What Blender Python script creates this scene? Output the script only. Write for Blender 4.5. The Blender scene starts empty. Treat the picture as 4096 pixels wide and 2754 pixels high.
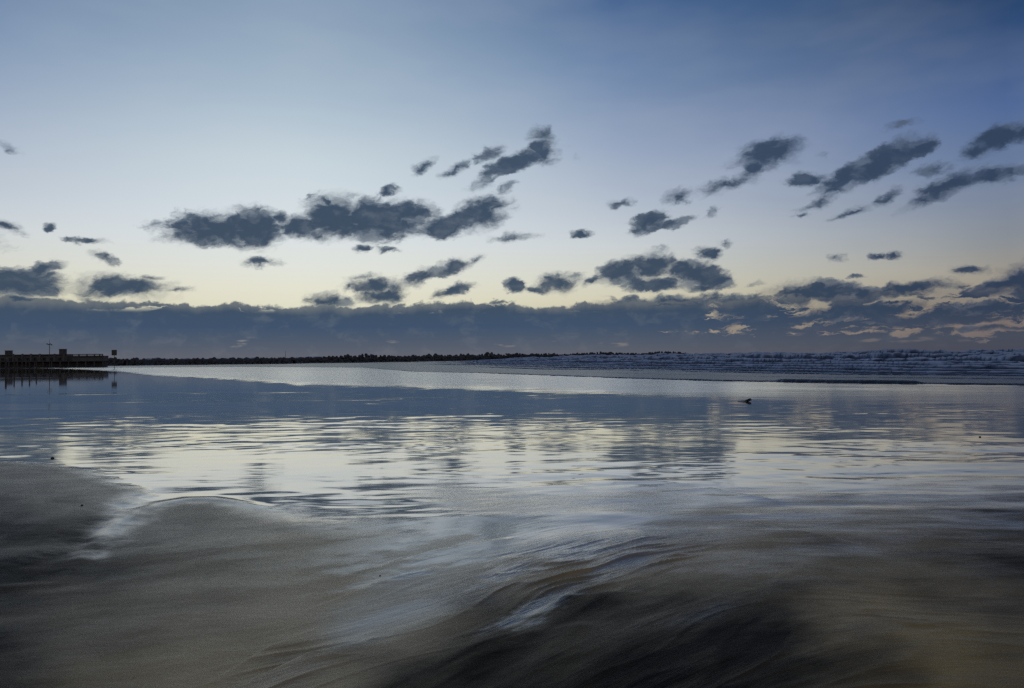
import bpy, math, random
import numpy as np
from mathutils import Matrix, Vector, Euler

random.seed(7)
rng = np.random.RandomState(11)
S = bpy.context.scene
COL = S.collection
R = math.radians

# ------------------------------------------------------------------ camera
EYE = 1.4
LENS = 28.0
F = LENS / 36.0 * 4096            # focal length in photo pixels
PITCH = math.atan(51 / F)
ROLL = R(0.533)
cam_d = bpy.data.cameras.new('camera')
cam_d.lens = LENS
cam_d.sensor_width = 36.0
cam_d.clip_start = 0.1
cam_d.clip_end = 60000
cam = bpy.data.objects.new('camera', cam_d)
COL.objects.link(cam)
CAM_R = Matrix.Rotation(math.pi / 2 + PITCH, 3, 'X') @ Matrix.Rotation(-ROLL, 3, 'Z')
cam.matrix_world = Matrix.Translation((0, 0, EYE)) @ CAM_R.to_4x4()
S.camera = cam


def ray(px, py):
    d = CAM_R @ Vector(((px - 2048) / F, -(py - 1377) / F, -1.0))
    return d.normalized()


def fall(y):
    """the flats fall gently towards the sea"""
    t = min(max((y - 7.0) / 24.0, 0.0), 1.0)
    return -0.26 * (t * 0.8 + 0.2 * t * t * (3 - 2 * t))


def ground(px, py):
    d = ray(px, py)
    z = 0.0
    for _ in range(12):
        t = (z - EYE) / d.z
        z = 0.5 * z + 0.5 * fall(d.y * t)
    return Vector((d.x * t, d.y * t, z))


def azel(px, py):
    d = ray(px, py)
    return math.atan2(d.x, d.y), math.asin(d.z)


# ------------------------------------------------------------------ render set-up
S.view_settings.view_transform = 'Standard'
S.view_settings.look = 'None'
S.view_settings.exposure = 0.0
S.view_settings.gamma = 1.0
S.view_settings.use_curve_mapping = False
S.render.engine = 'CYCLES'
S.cycles.use_denoising = False      # the photograph is grainy film; a denoiser would smear the sand
S.cycles.max_bounces = 4
S.cycles.glossy_bounces = 3
S.cycles.diffuse_bounces = 2
S.cycles.caustics_reflective = False
S.cycles.caustics_refractive = False


def lin(c):
    out = []
    for v in c:
        v = v / 255.0
        out.append(v / 12.92 if v <= 0.04045 else ((v + 0.055) / 1.055) ** 2.4)
    return tuple(out)


class NT:
    """small helper round a node tree"""
    def __init__(self, tree):
        self.t = tree
        tree.nodes.clear()

    def n(self, typ, **kw):
        nd = self.t.nodes.new(typ)
        for k, v in kw.items():
            setattr(nd, k, v)
        return nd

    def put(self, sock, v):
        if isinstance(v, bpy.types.NodeSocket):
            self.t.links.new(v, sock)
        elif v is not None:
            if hasattr(sock.default_value, '__len__') and not hasattr(v, '__len__'):
                v = [v] * len(sock.default_value)
            if hasattr(sock.default_value, '__len__') and len(sock.default_value) == 4 and len(v) == 3:
                v = (*v, 1.0)
            sock.default_value = v

    def m(self, op, a, b=None, c=None, clamp=False):
        nd = self.n('ShaderNodeMath', operation=op, use_clamp=clamp)
        self.put(nd.inputs[0], a)
        self.put(nd.inputs[1], b)
        self.put(nd.inputs[2], c)
        return nd.outputs[0]

    def v(self, op, a, b=None, scale=None):
        nd = self.n('ShaderNodeVectorMath', operation=op)
        self.put(nd.inputs[0], a)
        if b is not None:
            self.put(nd.inputs[1], b)
        if scale is not None:
            self.put(nd.inputs['Scale'], scale)
        return nd.outputs['Value'] if op in ('LENGTH', 'DOT_PRODUCT') else nd.outputs[0]

    def xyz(self, x, y, z):
        nd = self.n('ShaderNodeCombineXYZ')
        for i, q in enumerate((x, y, z)):
            self.put(nd.inputs[i], q)
        return nd.outputs[0]

    def mix(self, f, a, b, mode='MIX'):
        nd = self.n('ShaderNodeMix', data_type='RGBA', blend_type=mode, clamp_factor=True)
        self.put(nd.inputs[0], f)
        self.put(nd.inputs[6], a)
        self.put(nd.inputs[7], b)
        return nd.outputs[2]

    def ramp(self, f, stops, interp='LINEAR'):
        nd = self.n('ShaderNodeValToRGB')
        cr = nd.color_ramp
        cr.interpolation = interp
        while len(cr.elements) < len(stops):
            cr.elements.new(0.5)
        for e, (p, c) in zip(cr.elements, stops):
            e.position = p
            e.color = (*c, 1.0) if hasattr(c, '__len__') else (c, c, c, 1.0)
        self.put(nd.inputs[0], f)
        return nd.outputs[0]

    def rng(self, x, a, b, c=0.0, d=1.0, smooth=True):
        nd = self.n('ShaderNodeMapRange', interpolation_type='SMOOTHSTEP' if smooth else 'LINEAR')
        for i, q in enumerate((x, a, b, c, d)):
            self.put(nd.inputs[i], q)
        return nd.outputs[0]

    def noise(self, vec, scale, detail=4.0, rough=0.55, dist=0.0, color=False):
        nd = self.n('ShaderNodeTexNoise')
        self.put(nd.inputs['Vector'], vec)
        nd.inputs['Scale'].default_value = scale
        nd.inputs['Detail'].default_value = detail
        nd.inputs['Roughness'].default_value = rough
        nd.inputs['Distortion'].default_value = dist
        return nd.outputs[1] if color else nd.outputs[0]


# ------------------------------------------------------------------ sky: dusk gradient and the evening's clouds
SUN_AZ = R(-15)
world = bpy.data.worlds.new('World')
S.world = world
world.use_nodes = True
W = NT(world.node_tree)
tc = W.n('ShaderNodeTexCoord').outputs['Generated']
sep = W.n('ShaderNodeSeparateXYZ')
W.put(sep.inputs[0], W.v('NORMALIZE', tc))
az = W.m('ARCTAN2', sep.outputs[0], sep.outputs[1])
el = W.m('ARCSINE', sep.outputs[2])
eld = W.m('DIVIDE', el, R(90.0))      # 0 horizon .. 1 zenith


def elevs(rows):
    return [(max(0.0, e / 90.0), lin(c)) for e, c in rows]


sunward = W.ramp(eld, elevs([(0, (200, 182, 158)), (2, (214, 206, 180)), (3.9, (225, 223, 200)), (5, (227, 226, 209)), (6.3, (224, 227, 219)),
                             (8.8, (217, 225, 229)), (13.5, (198, 212, 220)), (17.9, (168, 187, 204)), (22.3, (142, 164, 187)),
                             (30, (108, 130, 168)), (45, (78, 102, 144)), (90, (68, 87, 120))]))
mid = W.ramp(eld, elevs([(0, (146, 130, 120)), (2, (184, 168, 140)), (4, (208, 203, 178)), (5.4, (209, 209, 194)), (7.9, (201, 208, 212)),
                         (10.5, (180, 191, 205)), (14.8, (150, 166, 191)), (19.6, (108, 134, 170)), (24, (70, 101, 145)),
                         (33, (54, 84, 132)), (90, (68, 87, 120))]))
side = W.ramp(eld, elevs([(0, (98, 90, 92)), (1.6, (130, 113, 104)), (3.4, (150, 138, 122)), (5.2, (152, 148, 140)), (6.7, (138, 143, 149)),
                          (8.9, (121, 133, 153)), (11.8, (100, 120, 155)), (14.8, (80, 105, 150)), (18.2, (50, 80, 125)),
                          (21.5, (36, 64, 103)), (32, (36, 62, 103)), (55, (54, 78, 120)), (90, (68, 87, 120))]))
anti = W.ramp(eld, elevs([(0, (100, 92, 94)), (4, (146, 122, 112)), (9, (148, 128, 122)), (18, (122, 118, 126)),
                          (35, (90, 98, 118)), (60, (74, 90, 118)), (90, (68, 87, 120))]))
sepn = W.m('SUBTRACT', 1.0, W.m('COSINE', W.m('SUBTRACT', az, SUN_AZ)))
ang = W.m('SQRT', W.m('MAXIMUM', sepn, 0.0))          # .276 at 22.5 degrees from the glow, .564 at 47
fa = W.m('POWER', W.rng(ang, 0.0, 0.276, smooth=False), 1.5)
fb = W.rng(ang, 0.276, 0.564, smooth=False)
f2 = W.rng(sepn, 0.32, 1.5, 0, 1, smooth=True)
clear = W.mix(f2, W.mix(fb, W.mix(fa, sunward, mid), side), anti)
# very faint unevenness of the high air
hazeN = W.noise(W.xyz(W.m('MULTIPLY', az, 1.0), W.m('MULTIPLY', el, 3.0), 0.0), 5.0, 3)
clear = W.mix(W.rng(hazeN, 0.35, 0.7, 0.0, 0.05), clear, (0.75, 0.72, 0.68))

# --- clouds: (x, y, half width, half height, tilt, weight) measured on a 2332 px wide print
K = 4096 / 2332.0
CL = [
    # the long bank in the middle of the sky
    (480, 522, 116, 36, 4, 1.1), (580, 520, 85, 42, 0, 1.1), (640, 495, 26, 15, 0, .9), (690, 522, 70, 24, 0, 1),
    (760, 496, 80, 50, 0, 1.2), (748, 462, 24, 16, -35, .9), (850, 502, 110, 46, 0, 1.2), (930, 483, 75, 26, 0, 1),
    (1000, 518, 75, 24, 6, .95), (1090, 492, 82, 32, 14, 1.05), (600, 547, 42, 13, 0, .8), (420, 532, 55, 16, 0, .8), (690, 512, 60, 22, 0, 1), (790, 515, 90, 30, 0, 1), (930, 508, 60, 22, 0, .9),
    # wisps above it
    (1180, 367, 92, 19, 20, .95), (1238, 345, 34, 32, 0, .9), (1236, 304, 26, 18, -15, .62), (1115, 347, 42, 14, 25, .62),
    (1040, 386, 44, 10, 30, .6), (968, 378, 30, 11, 30, .68), (1090, 422, 42, 12, 25, .5), (885, 434, 22, 11, 25, .66),
    (1150, 430, 30, 9, 20, .4),
    # upper right
    (1748, 352, 76, 34, 12, 1.05), (1715, 385, 40, 26, 30, .9), (1650, 424, 78, 13, 14, .66), (1548, 448, 38, 15, 0, .8),
    (1700, 410, 40, 12, 20, .6), (2010, 368, 100, 28, 22, 1.1), (1925, 398, 80, 22, 28, 1), (2090, 338, 52, 15, 14, 1),
    (1842, 405, 46, 17, 6, .75), (2275, 314, 76, 24, 18, 1.05), (2228, 342, 38, 18, 25, .85), (2340, 302, 50, 20, 5, 1),
    (2170, 418, 90, 22, 17, 1), (2255, 398, 76, 18, 4, .95), (2105, 452, 55, 16, 22, .62), (2125, 383, 40, 14, 10, .45),
    (2045, 290, 34, 7, 6, .4), (1860, 462, 56, 11, 25, .6), (1942, 478, 50, 8, 14, .62), (2018, 449, 34, 10, 28, .7),
    (1830, 492, 18, 6, 0, .6), (1480, 506, 46, 22, 22, .85), (1540, 508, 44, 11, 15, .62), (1415, 462, 32, 9, 0, .5),
    (1320, 534, 28, 8, 0, .72), (1165, 540, 62, 10, 4, .66), (830, 570, 17, 9, 10, .55), (880, 572, 26, 7, 0, .45),
    (590, 594, 44, 10, 3, .66), (235, 586, 34, 12, -22, .7), (195, 545, 46, 7, -3, .62), (115, 516, 18, 8, -5, .62),
    (12, 520, 38, 14, -8, .7), (20, 338, 22, 10, -30, .34), (1315, 356, 12, 6, 0, .34), (1870, 350, 16, 7, 0, .36),
    # left, low
    (40, 648, 110, 32, 4, 1.05), (98, 612, 40, 15, 25, .8), (275, 652, 118, 27, -3, 1.05), (220, 690, 46, 14, -28, .75),
    (345, 631, 34, 8, 0, .6), (400, 661, 48, 8, 4, .66), (60, 692, 110, 17, 2, .95), (230, 640, 50, 16, 0, .8),
    # middle, low
    (745, 685, 56, 19, 0, .95), (855, 652, 78, 19, 3, .95), (870, 674, 66, 18, 0, 1), (962, 630, 64, 15, 18, .85),
    (1035, 612, 56, 15, 20, .8), (1080, 592, 26, 9, 20, .6), (1030, 663, 50, 13, 14, .85), (830, 634, 40, 7, 10, .55),
    (1173, 653, 28, 16, 0, 1), (1268, 646, 60, 22, 7, 1.05), (1225, 661, 34, 10, 0, .85),
    (1490, 602, 66, 28, 3, 1.1), (1418, 618, 66, 23, 14, 1), (1565, 618, 86, 23, -10, 1.05), (1500, 645, 96, 18, 3, 1),
    (1618, 637, 54, 20, -12, 1), (1600, 655, 32, 9, 6, .85), (1353, 642, 28, 9, 25, .6), (1612, 580, 28, 17, -18, .8),
    # right, low
    (1850, 670, 112, 27, 0, 1.15), (1978, 674, 54, 17, 0, 1), (2070, 662, 102, 18, 6, 1.05), (2300, 642, 82, 22, 18, 1.1),
    (2345, 640, 70, 38, 6, 1.1), (2200, 662, 16, 9, 0, .6), (2205, 611, 38, 11, -5, .75), (2030, 582, 17, 7, 0, .6),
    (1995, 582, 20, 6, 0, .6), (1905, 588, 24, 8, 0, .6), (1952, 632, 24, 5, 0, .55), (1645, 553, 20, 8, 0, .55),
    (1390, 682, 18, 6, -18, .5), (1620, 482, 20, 8, 30, .35), (1720, 646, 16, 5, 0, .4),
    # low broken bank to the right
    (1540, 692, 190, 16, 1, 1.1), (1700, 704, 110, 22, 0, 1), (1640, 735, 140, 14, 3, .85), (1850, 722, 150, 16, 4, .9),
    (2010, 706, 120, 18, 5, 1), (2090, 730, 170, 16, 2, .95), (2230, 702, 130, 14, 3, 1), (1480, 724, 130, 22, 0, 1),
    (2250, 748, 110, 9, 0, .8), (1900, 755, 120, 6, 0, .7), (2240, 728, 70, 10, 0, .85),
    # beyond the frame, both sides
    (-120, 560, 110, 26, 5, .9), (-260, 480, 120, 24, 10, .9), (-180, 650, 160, 30, 0, 1), (-420, 610, 150, 30, 8, 1),
    (2480, 560, 120, 26, 12, 1), (2560, 430, 120, 30, 20, 1), (2620, 650, 150, 32, 5, 1), (2780, 520, 110, 24, 10, .9),
]
flat = W.xyz(az, el, 0.0)
w1 = W.noise(W.v('MULTIPLY', flat, (1.0, 1.5, 1.0)), 34.0, 5.0, 0.62, color=True)
warp = W.v('MULTIPLY', W.v('SUBTRACT', w1, (0.5, 0.5, 0.5)), (0.034, 0.020, 0.0))
w2 = W.noise(W.v('MULTIPLY', flat, (1.0, 1.0, 1.0)), 11.0, 2.0, 0.5, color=True)
warp = W.v('ADD', warp, W.v('MULTIPLY', W.v('SUBTRACT', w2, (0.5, 0.5, 0.5)), (0.016, 0.012, 0.0)))
P = W.v('ADD', flat, warp)
field = None
Pg = P
for ci, (cx, cy, hw, hh, tilt, wt) in enumerate(CL):
    wt = wt + 0.05 if wt < 0.72 else wt
    if ci and ci % 12 == 0:       # chains the groups, so that few intermediate values are alive at once
        Pg = W.v('ADD', P, W.xyz(W.m('MULTIPLY', field, 1e-9), 0.0, 0.0))
    a0, e0 = azel(cx * K, cy * K)
    mp = W.n('ShaderNodeMapping', vector_type='TEXTURE')
    W.put(mp.inputs[0], Pg)
    mp.inputs[1].default_value = (a0, e0, 0)
    mp.inputs[2].default_value = (0, 0, R(tilt))
    c = math.cos(a0)
    mp.inputs[3].default_value = (hw * K / F * c * 1.12, hh * K / F * c * 1.30, 1)
    r = W.v('LENGTH', mp.outputs[0])
    d = W.m('MULTIPLY_ADD', r, -wt, wt)
    if wt < 0.6:
        d = W.m('MINIMUM', d, wt * 0.6)
    field = d if field is None else W.m('SMOOTH_MAX', field, d, 0.08)

er = W.n('ShaderNodeVectorRotate', rotation_type='Z_AXIS')
W.put(er.inputs['Vector'], W.v('ADD', P, (3.1, 0.7, 0.0)))
er.inputs['Angle'].default_value = R(-16)
edge = W.noise(W.v('MULTIPLY', er.outputs[0], (1.0, 2.1, 1.0)), 42.0, 6.0, 0.62)
soft = W.noise(W.v('ADD', flat, (5.0, 2.0, 0.0)), 16.0, 2.0, 0.5)
edge2 = W.m('SUBTRACT', edge, 0.5)
# the bank lying on the horizon, its top height a function of bearing
elq = W.m('ADD', el, W.m('MULTIPLY', edge2, R(1.15)))
bt = W.noise(W.xyz(az, W.m('MULTIPLY', el, 0.6), 4.0), 7.0, 6.0, 0.62)
top = W.m('ADD', R(3.95), W.m('MULTIPLY', W.m('SUBTRACT', bt, 0.5), R(3.0)))
bank = W.rng(W.m('SUBTRACT', top, elq), R(-0.04), R(0.20))
# holes in it, more of them towards the right and far left
hn = W.noise(W.v('MULTIPLY', W.v('ADD', P, (7.7, 1.3, 0.0)), (1.0, 4.4, 1.0)), 24.0, 6.0, 0.62)
openr = W.rng(az, R(6.0), R(15.0), -0.30, 0.0)
openr2 = W.rng(az, R(15.0), R(36.0), 0.0, 0.10)
openm = W.m('ADD', openr, openr2)
low = W.rng(el, R(0.2), R(1.7), 0.25, 0.0)      # the lowest air is veiled
hole = W.rng(W.m('SUBTRACT', W.m('ADD', hn, openm), low), 0.51, 0.60)
bank = W.m('MULTIPLY', bank, W.m('MULTIPLY_ADD', hole, -0.66, 1.0))
# small distant breaks low in the bank
bn = W.noise(W.v('MULTIPLY', W.v('ADD', flat, (1.9, 5.3, 0.0)), (1.0, 4.5, 1.0)), 18.0, 3.0, 0.5)
bz = W.m('MULTIPLY', W.rng(el, R(0.55), R(0.85)), W.rng(el, R(1.6), R(1.15)))
bank = W.m('SUBTRACT', bank, W.m('MULTIPLY', W.m('MULTIPLY', W.rng(bn, 0.60, 0.74), bz), 0.45))

cden = W.m('ADD', W.m('ADD', field, 0.10), W.m('MULTIPLY', edge2, 1.15))
slit = W.noise(W.v('MULTIPLY', W.v('ADD', P, (4.4, 8.1, 0.0)), (1.0, 11.0, 1.0)), 8.0, 4.0, 0.55)
sz = W.m('MULTIPLY', W.rng(el, R(3.1), R(3.6)), W.rng(slit, 0.57, 0.64))
bank = W.m('MULTIPLY', bank, W.m('SUBTRACT', 1.0, sz))
cloud = W.rng(cden, 0.0, W.rng(soft, 0.36, 0.60, 0.36, 0.86))
# sparse field of clouds all round beyond the picture
gn = W.noise(W.v('MULTIPLY', W.v('ADD', P, (2.0, 9.0, 0.0)), (1.0, 2.4, 1.0)), 5.0, 6.0, 0.6)
gmask = W.m('MULTIPLY', W.rng(W.m('ABSOLUTE', az), R(46), R(60)), W.m('MULTIPLY', W.rng(el, R(1), R(4)), W.rng(el, R(32), R(16))))
gen = W.m('MULTIPLY', W.rng(gn, 0.53, 0.66), gmask)
cover = W.m('MAXIMUM', W.m('MAXIMUM', cloud, bank, clamp=True), gen)

# cloud colour: dim slate, thin parts pick up the sky, billows slightly paler on their upper edges
lump = W.noise(W.v('MULTIPLY', W.v('ADD', P, (0.0, 0.006, 2.0)), (1.0, 1.6, 1.0)), 30.0, 5.0, 0.58)
elc = W.m('DIVIDE', el, R(20.0))
body_a = W.ramp(elc, [(0.0, lin((98, 100, 110))), (0.05, lin((82, 92, 108))), (0.11, lin((64, 83, 108))), (0.2, lin((64, 80, 98))), (0.3, lin((66, 81, 99))),
                      (0.55, lin((64, 80, 100))), (1.0, lin((68, 84, 108)))])
body_b = W.ramp(elc, [(0.0, lin((72, 72, 84))), (0.05, lin((70, 76, 90))), (0.14, lin((50, 63, 84))), (0.3, lin((48, 62, 86))),
                      (0.55, lin((52, 68, 92))), (1.0, lin((46, 64, 92)))])
body = W.mix(W.rng(az, R(0), R(36)), body_a, body_b)
pale = W.mix(W.rng(az, R(0), R(36)), lin((106, 119, 133)), lin((88, 101, 121)))
pale = W.mix(0.25, pale, clear)
# billows: pale shoulders on the upper left of each mass, dark hearts and bases
heart = W.rng(W.m('ADD', cden, W.m('MULTIPLY', W.m('SUBTRACT', lump, 0.5), 2.2)), 0.10, 0.75)
pamt = W.m('MULTIPLY', W.m('SUBTRACT', 1.0, heart), W.m('SUBTRACT', 1.0, bank))
pamt = W.m('ADD', W.m('MULTIPLY', pamt, 0.66), W.m('MULTIPLY', W.rng(lump, 0.50, 0.72), W.m('MULTIPLY_ADD', bank, -0.06, 0.20)))
body = W.mix(pamt, body, pale)
# upper rim of the bank catches a little more of the glow
rim = W.m('MULTIPLY', W.rng(W.m('SUBTRACT', top, el), R(0.8), R(0.0)), 0.15)
body = W.mix(W.m('MULTIPLY', rim, bank), body, clear)
skyc = W.mix(cover, clear, body)
# below the horizon (never seen: sea and sand cover it)
skyc = W.mix(W.rng(el, R(-0.2), R(-0.6)), skyc, lin((52, 62, 80)))
bg = W.n('ShaderNodeBackground')
W.put(bg.inputs[0], skyc)
bg.inputs[1].default_value = 1.0
out = W.n('ShaderNodeOutputWorld')
W.put(out.inputs[0], bg.outputs[0])
world.cycles.sampling_method = 'MANUAL'
world.cycles.sample_map_resolution = 512

# the sun has set behind the bank: all the light comes from the dusk sky itself


# ------------------------------------------------------------------ helpers
def tag(o, label=None, cat=None, group=None, kind=None):
    if label: o['label'] = label
    if cat: o['category'] = cat
    if group: o['group'] = group
    if kind: o['kind'] = kind
    return o


_perm = np.random.RandomState(5).permutation(4096)
_gang = np.random.RandomState(6).rand(4096) * 2 * np.pi
_gx, _gy = np.cos(_gang), np.sin(_gang)


def perlin(x, y, seed=0):
    x = np.asarray(x, float); y = np.asarray(y, float)
    xi = np.floor(x).astype(np.int64); yi = np.floor(y).astype(np.int64)
    xf = x - xi; yf = y - yi
    u = xf * xf * xf * (xf * (xf * 6 - 15) + 10)
    v = yf * yf * yf * (yf * (yf * 6 - 15) + 10)

    def g(ix, iy, dx, dy):
        h = _perm[(_perm[(ix + seed * 131) & 4095] + iy) & 4095]
        return _gx[h] * dx + _gy[h] * dy
    a = g(xi, yi, xf, yf); b = g(xi + 1, yi, xf - 1, yf)
    c = g(xi, yi + 1, xf, yf - 1); d = g(xi + 1, yi + 1, xf - 1, yf - 1)
    return 1.5 * ((a + (b - a) * u) * (1 - v) + (c + (d - c) * u) * v)


def fbm(x, y, seed=0, octs=4, gain=0.5):
    t = 0; amp = 1; n = 0
    for k in range(octs):
        t = t + amp * perlin(x * 2 ** k + k * 17.3, y * 2 ** k + k * 9.1, seed + k)
        n += amp; amp *= gain
    return t / n


def sst(a, b, x):   # b may vary over the grid
    t = np.clip((x - a) / (b - a), 0, 1)
    return t * t * (3 - 2 * t)


def grid_mesh(name, X, Y, Z, mat, attrs=None, keep=None):
    nr, nc = X.shape
    me = bpy.data.meshes.new(name)
    idx = np.arange(nr * nc).reshape(nr, nc)
    q = np.stack([idx[:-1, :-1], idx[:-1, 1:], idx[1:, 1:], idx[1:, :-1]], -1).reshape(-1, 4)
    if keep is not None:
        q = q[keep.reshape(-1)]
    used = np.unique(q)
    remap = np.full(nr * nc, -1, np.int64); remap[used] = np.arange(len(used))
    q = remap[q]
    co = np.stack([X, Y, Z], -1).reshape(-1, 3)[used]
    me.vertices.add(len(co)); me.vertices.foreach_set('co', co.astype(np.float32).ravel())
    me.loops.add(q.size); me.loops.foreach_set('vertex_index', q.astype(np.int32).ravel())
    me.polygons.add(len(q))
    me.polygons.foreach_set('loop_start', (np.arange(len(q)) * 4).astype(np.int32))
    me.update(calc_edges=True)
    me.polygons.foreach_set('use_smooth', np.ones(len(q), bool))
    for k, a in (attrs or {}).items():
        at = me.attributes.new(k, 'FLOAT', 'POINT')
        at.data.foreach_set('value', a.reshape(-1)[used].astype(np.float32))
    me.materials.append(mat)
    o = bpy.data.objects.new(name, me)
    COL.objects.link(o)
    return o


def material(name):
    m = bpy.data.materials.new(name)
    m.use_nodes = True
    N = NT(m.node_tree)
    b = N.n('ShaderNodeBsdfPrincipled')
    o = N.n('ShaderNodeOutputMaterial')
    N.put(o.inputs[0], b.outputs[0])
    return m, N, b


def attr(N, name):
    return N.n('ShaderNodeAttribute', attribute_name=name).outputs['Fac']


# ------------------------------------------------------------------ sand
def chart(px, py):
    g = ground(px, py)
    return g.x / g.y, math.log(g.y)


def poly_sdf(A, L, pts):
    """signed distance (negative inside) in bearing / log-distance space"""
    P_ = [chart(*p) for p in pts]
    best = np.full(A.shape, 1e9); inside = np.zeros(A.shape, bool)
    for i in range(len(P_)):
        x0, y0 = P_[i]; x1, y1 = P_[(i + 1) % len(P_)]
        dx, dy = x1 - x0, y1 - y0
        t = np.clip(((A - x0) * dx + (L - y0) * dy) / (dx * dx + dy * dy), 0, 1)
        best = np.minimum(best, np.hypot(A - x0 - t * dx, L - y0 - t * dy))
        c = ((y0 > L) != (y1 > L)) & (A < (x1 - x0) * (L - y0) / (y1 - y0 + 1e-12) + x0)
        inside ^= c
    return np.where(inside, -best, best)


_shore = [ground(*p) for p in ((1450, 1471), (1650, 1488), (1900, 1493), (2500, 1515), (2850, 1525), (3300, 1531), (4096, 1542))]
SHX = [-2500, -400, -140, -60] + [v.x for v in _shore] + [60, 200, 2500]
SHY = [420, 232, 200, 175] + [v.y for v in _shore] + [22, -20, -560]
SEA = fall(99)


def offshore(X, Y):
    """distance to seaward of the waterline (negative on the beach)"""
    best = np.full(X.shape, 1e9)
    for i in range(len(SHX) - 1):
        x0, y0, x1, y1 = SHX[i], SHY[i], SHX[i + 1], SHY[i + 1]
        dx, dy = x1 - x0, y1 - y0
        t = np.clip(((X - x0) * dx + (Y - y0) * dy) / (dx * dx + dy * dy), 0, 1)
        best = np.minimum(best, np.hypot(X - x0 - t * dx, Y - y0 - t * dy))
    return np.where(Y > np.interp(X, SHX, SHY), best, -best)


_fx = np.linspace(-40, 40, 4001)
_fs = np.interp(_fx, [-6, -3, -1.5, 0, 1.0, 2.0, 4, 8], [0.05, 0.15, 0.55, 1.2, 0.85, 0.05, -0.25, -0.1])
_ff = np.cumsum(_fs) * (_fx[1] - _fx[0]); _ff -= np.interp(0, _fx, _ff)


LIPS = [(((485, 1552), (600, 1482), (722, 1430)), .014, .022), (((560, 1556), (700, 1500), (860, 1448)), .010, .022),
        (((880, 1440), (1000, 1402), (1130, 1380)), .005, .03), (((690, 1392), (850, 1332), (1010, 1290)), .007, .03),
        (((1200, 1404), (1290, 1372), (1460, 1348)), .014, .045), (((1130, 1332), (1300, 1290), (1480, 1252)), .009, .05),
        (((990, 1500), (1150, 1448), (1400, 1428)), .009, .06), (((1742, 1338), (1800, 1306), (1856, 1268)), .004, .07),
        (((1425, 1204), (1560, 1210), (1700, 1190), (1960, 1238)), .007, .03), (((1330, 1262), (1420, 1240), (1520, 1215)), .006, .03),
        (((1000, 1345), (1150, 1290), (1280, 1262)), .006, .03), (((2010, 1420), (2100, 1428), (2230, 1422)), -.004, .05),
        (((1500, 1120), (1620, 1112), (1760, 1140), (1960, 1128)), .006, .04), (((860, 1290), (1000, 1250), (1180, 1222)), .004, .04)]


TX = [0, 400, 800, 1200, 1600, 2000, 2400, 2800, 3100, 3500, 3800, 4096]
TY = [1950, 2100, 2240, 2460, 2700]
SHADE_TONE = np.array([[.70, .62, .35, 0, 0, 0, 0, 0, .10, .20, .40, .60],
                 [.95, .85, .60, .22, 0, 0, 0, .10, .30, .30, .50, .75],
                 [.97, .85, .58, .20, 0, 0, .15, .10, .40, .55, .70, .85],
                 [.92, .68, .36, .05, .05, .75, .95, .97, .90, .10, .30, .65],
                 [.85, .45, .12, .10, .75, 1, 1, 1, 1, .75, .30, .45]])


def sand_shade_tone(A, L):
    """painted shade, lens falloff and sand tone as one darkening, on a coarse lattice"""
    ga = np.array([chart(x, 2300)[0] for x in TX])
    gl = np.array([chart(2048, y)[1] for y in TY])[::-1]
    T = SHADE_TONE[::-1]
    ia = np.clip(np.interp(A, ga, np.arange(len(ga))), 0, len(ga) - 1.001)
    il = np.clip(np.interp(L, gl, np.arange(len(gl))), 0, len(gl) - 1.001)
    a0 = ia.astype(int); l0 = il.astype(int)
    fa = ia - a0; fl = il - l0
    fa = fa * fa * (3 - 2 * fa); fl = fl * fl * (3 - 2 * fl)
    return (T[l0, a0] * (1 - fa) + T[l0, a0 + 1] * fa) * (1 - fl) + (T[l0 + 1, a0] * (1 - fa) + T[l0 + 1, a0 + 1] * fa) * fl


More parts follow.
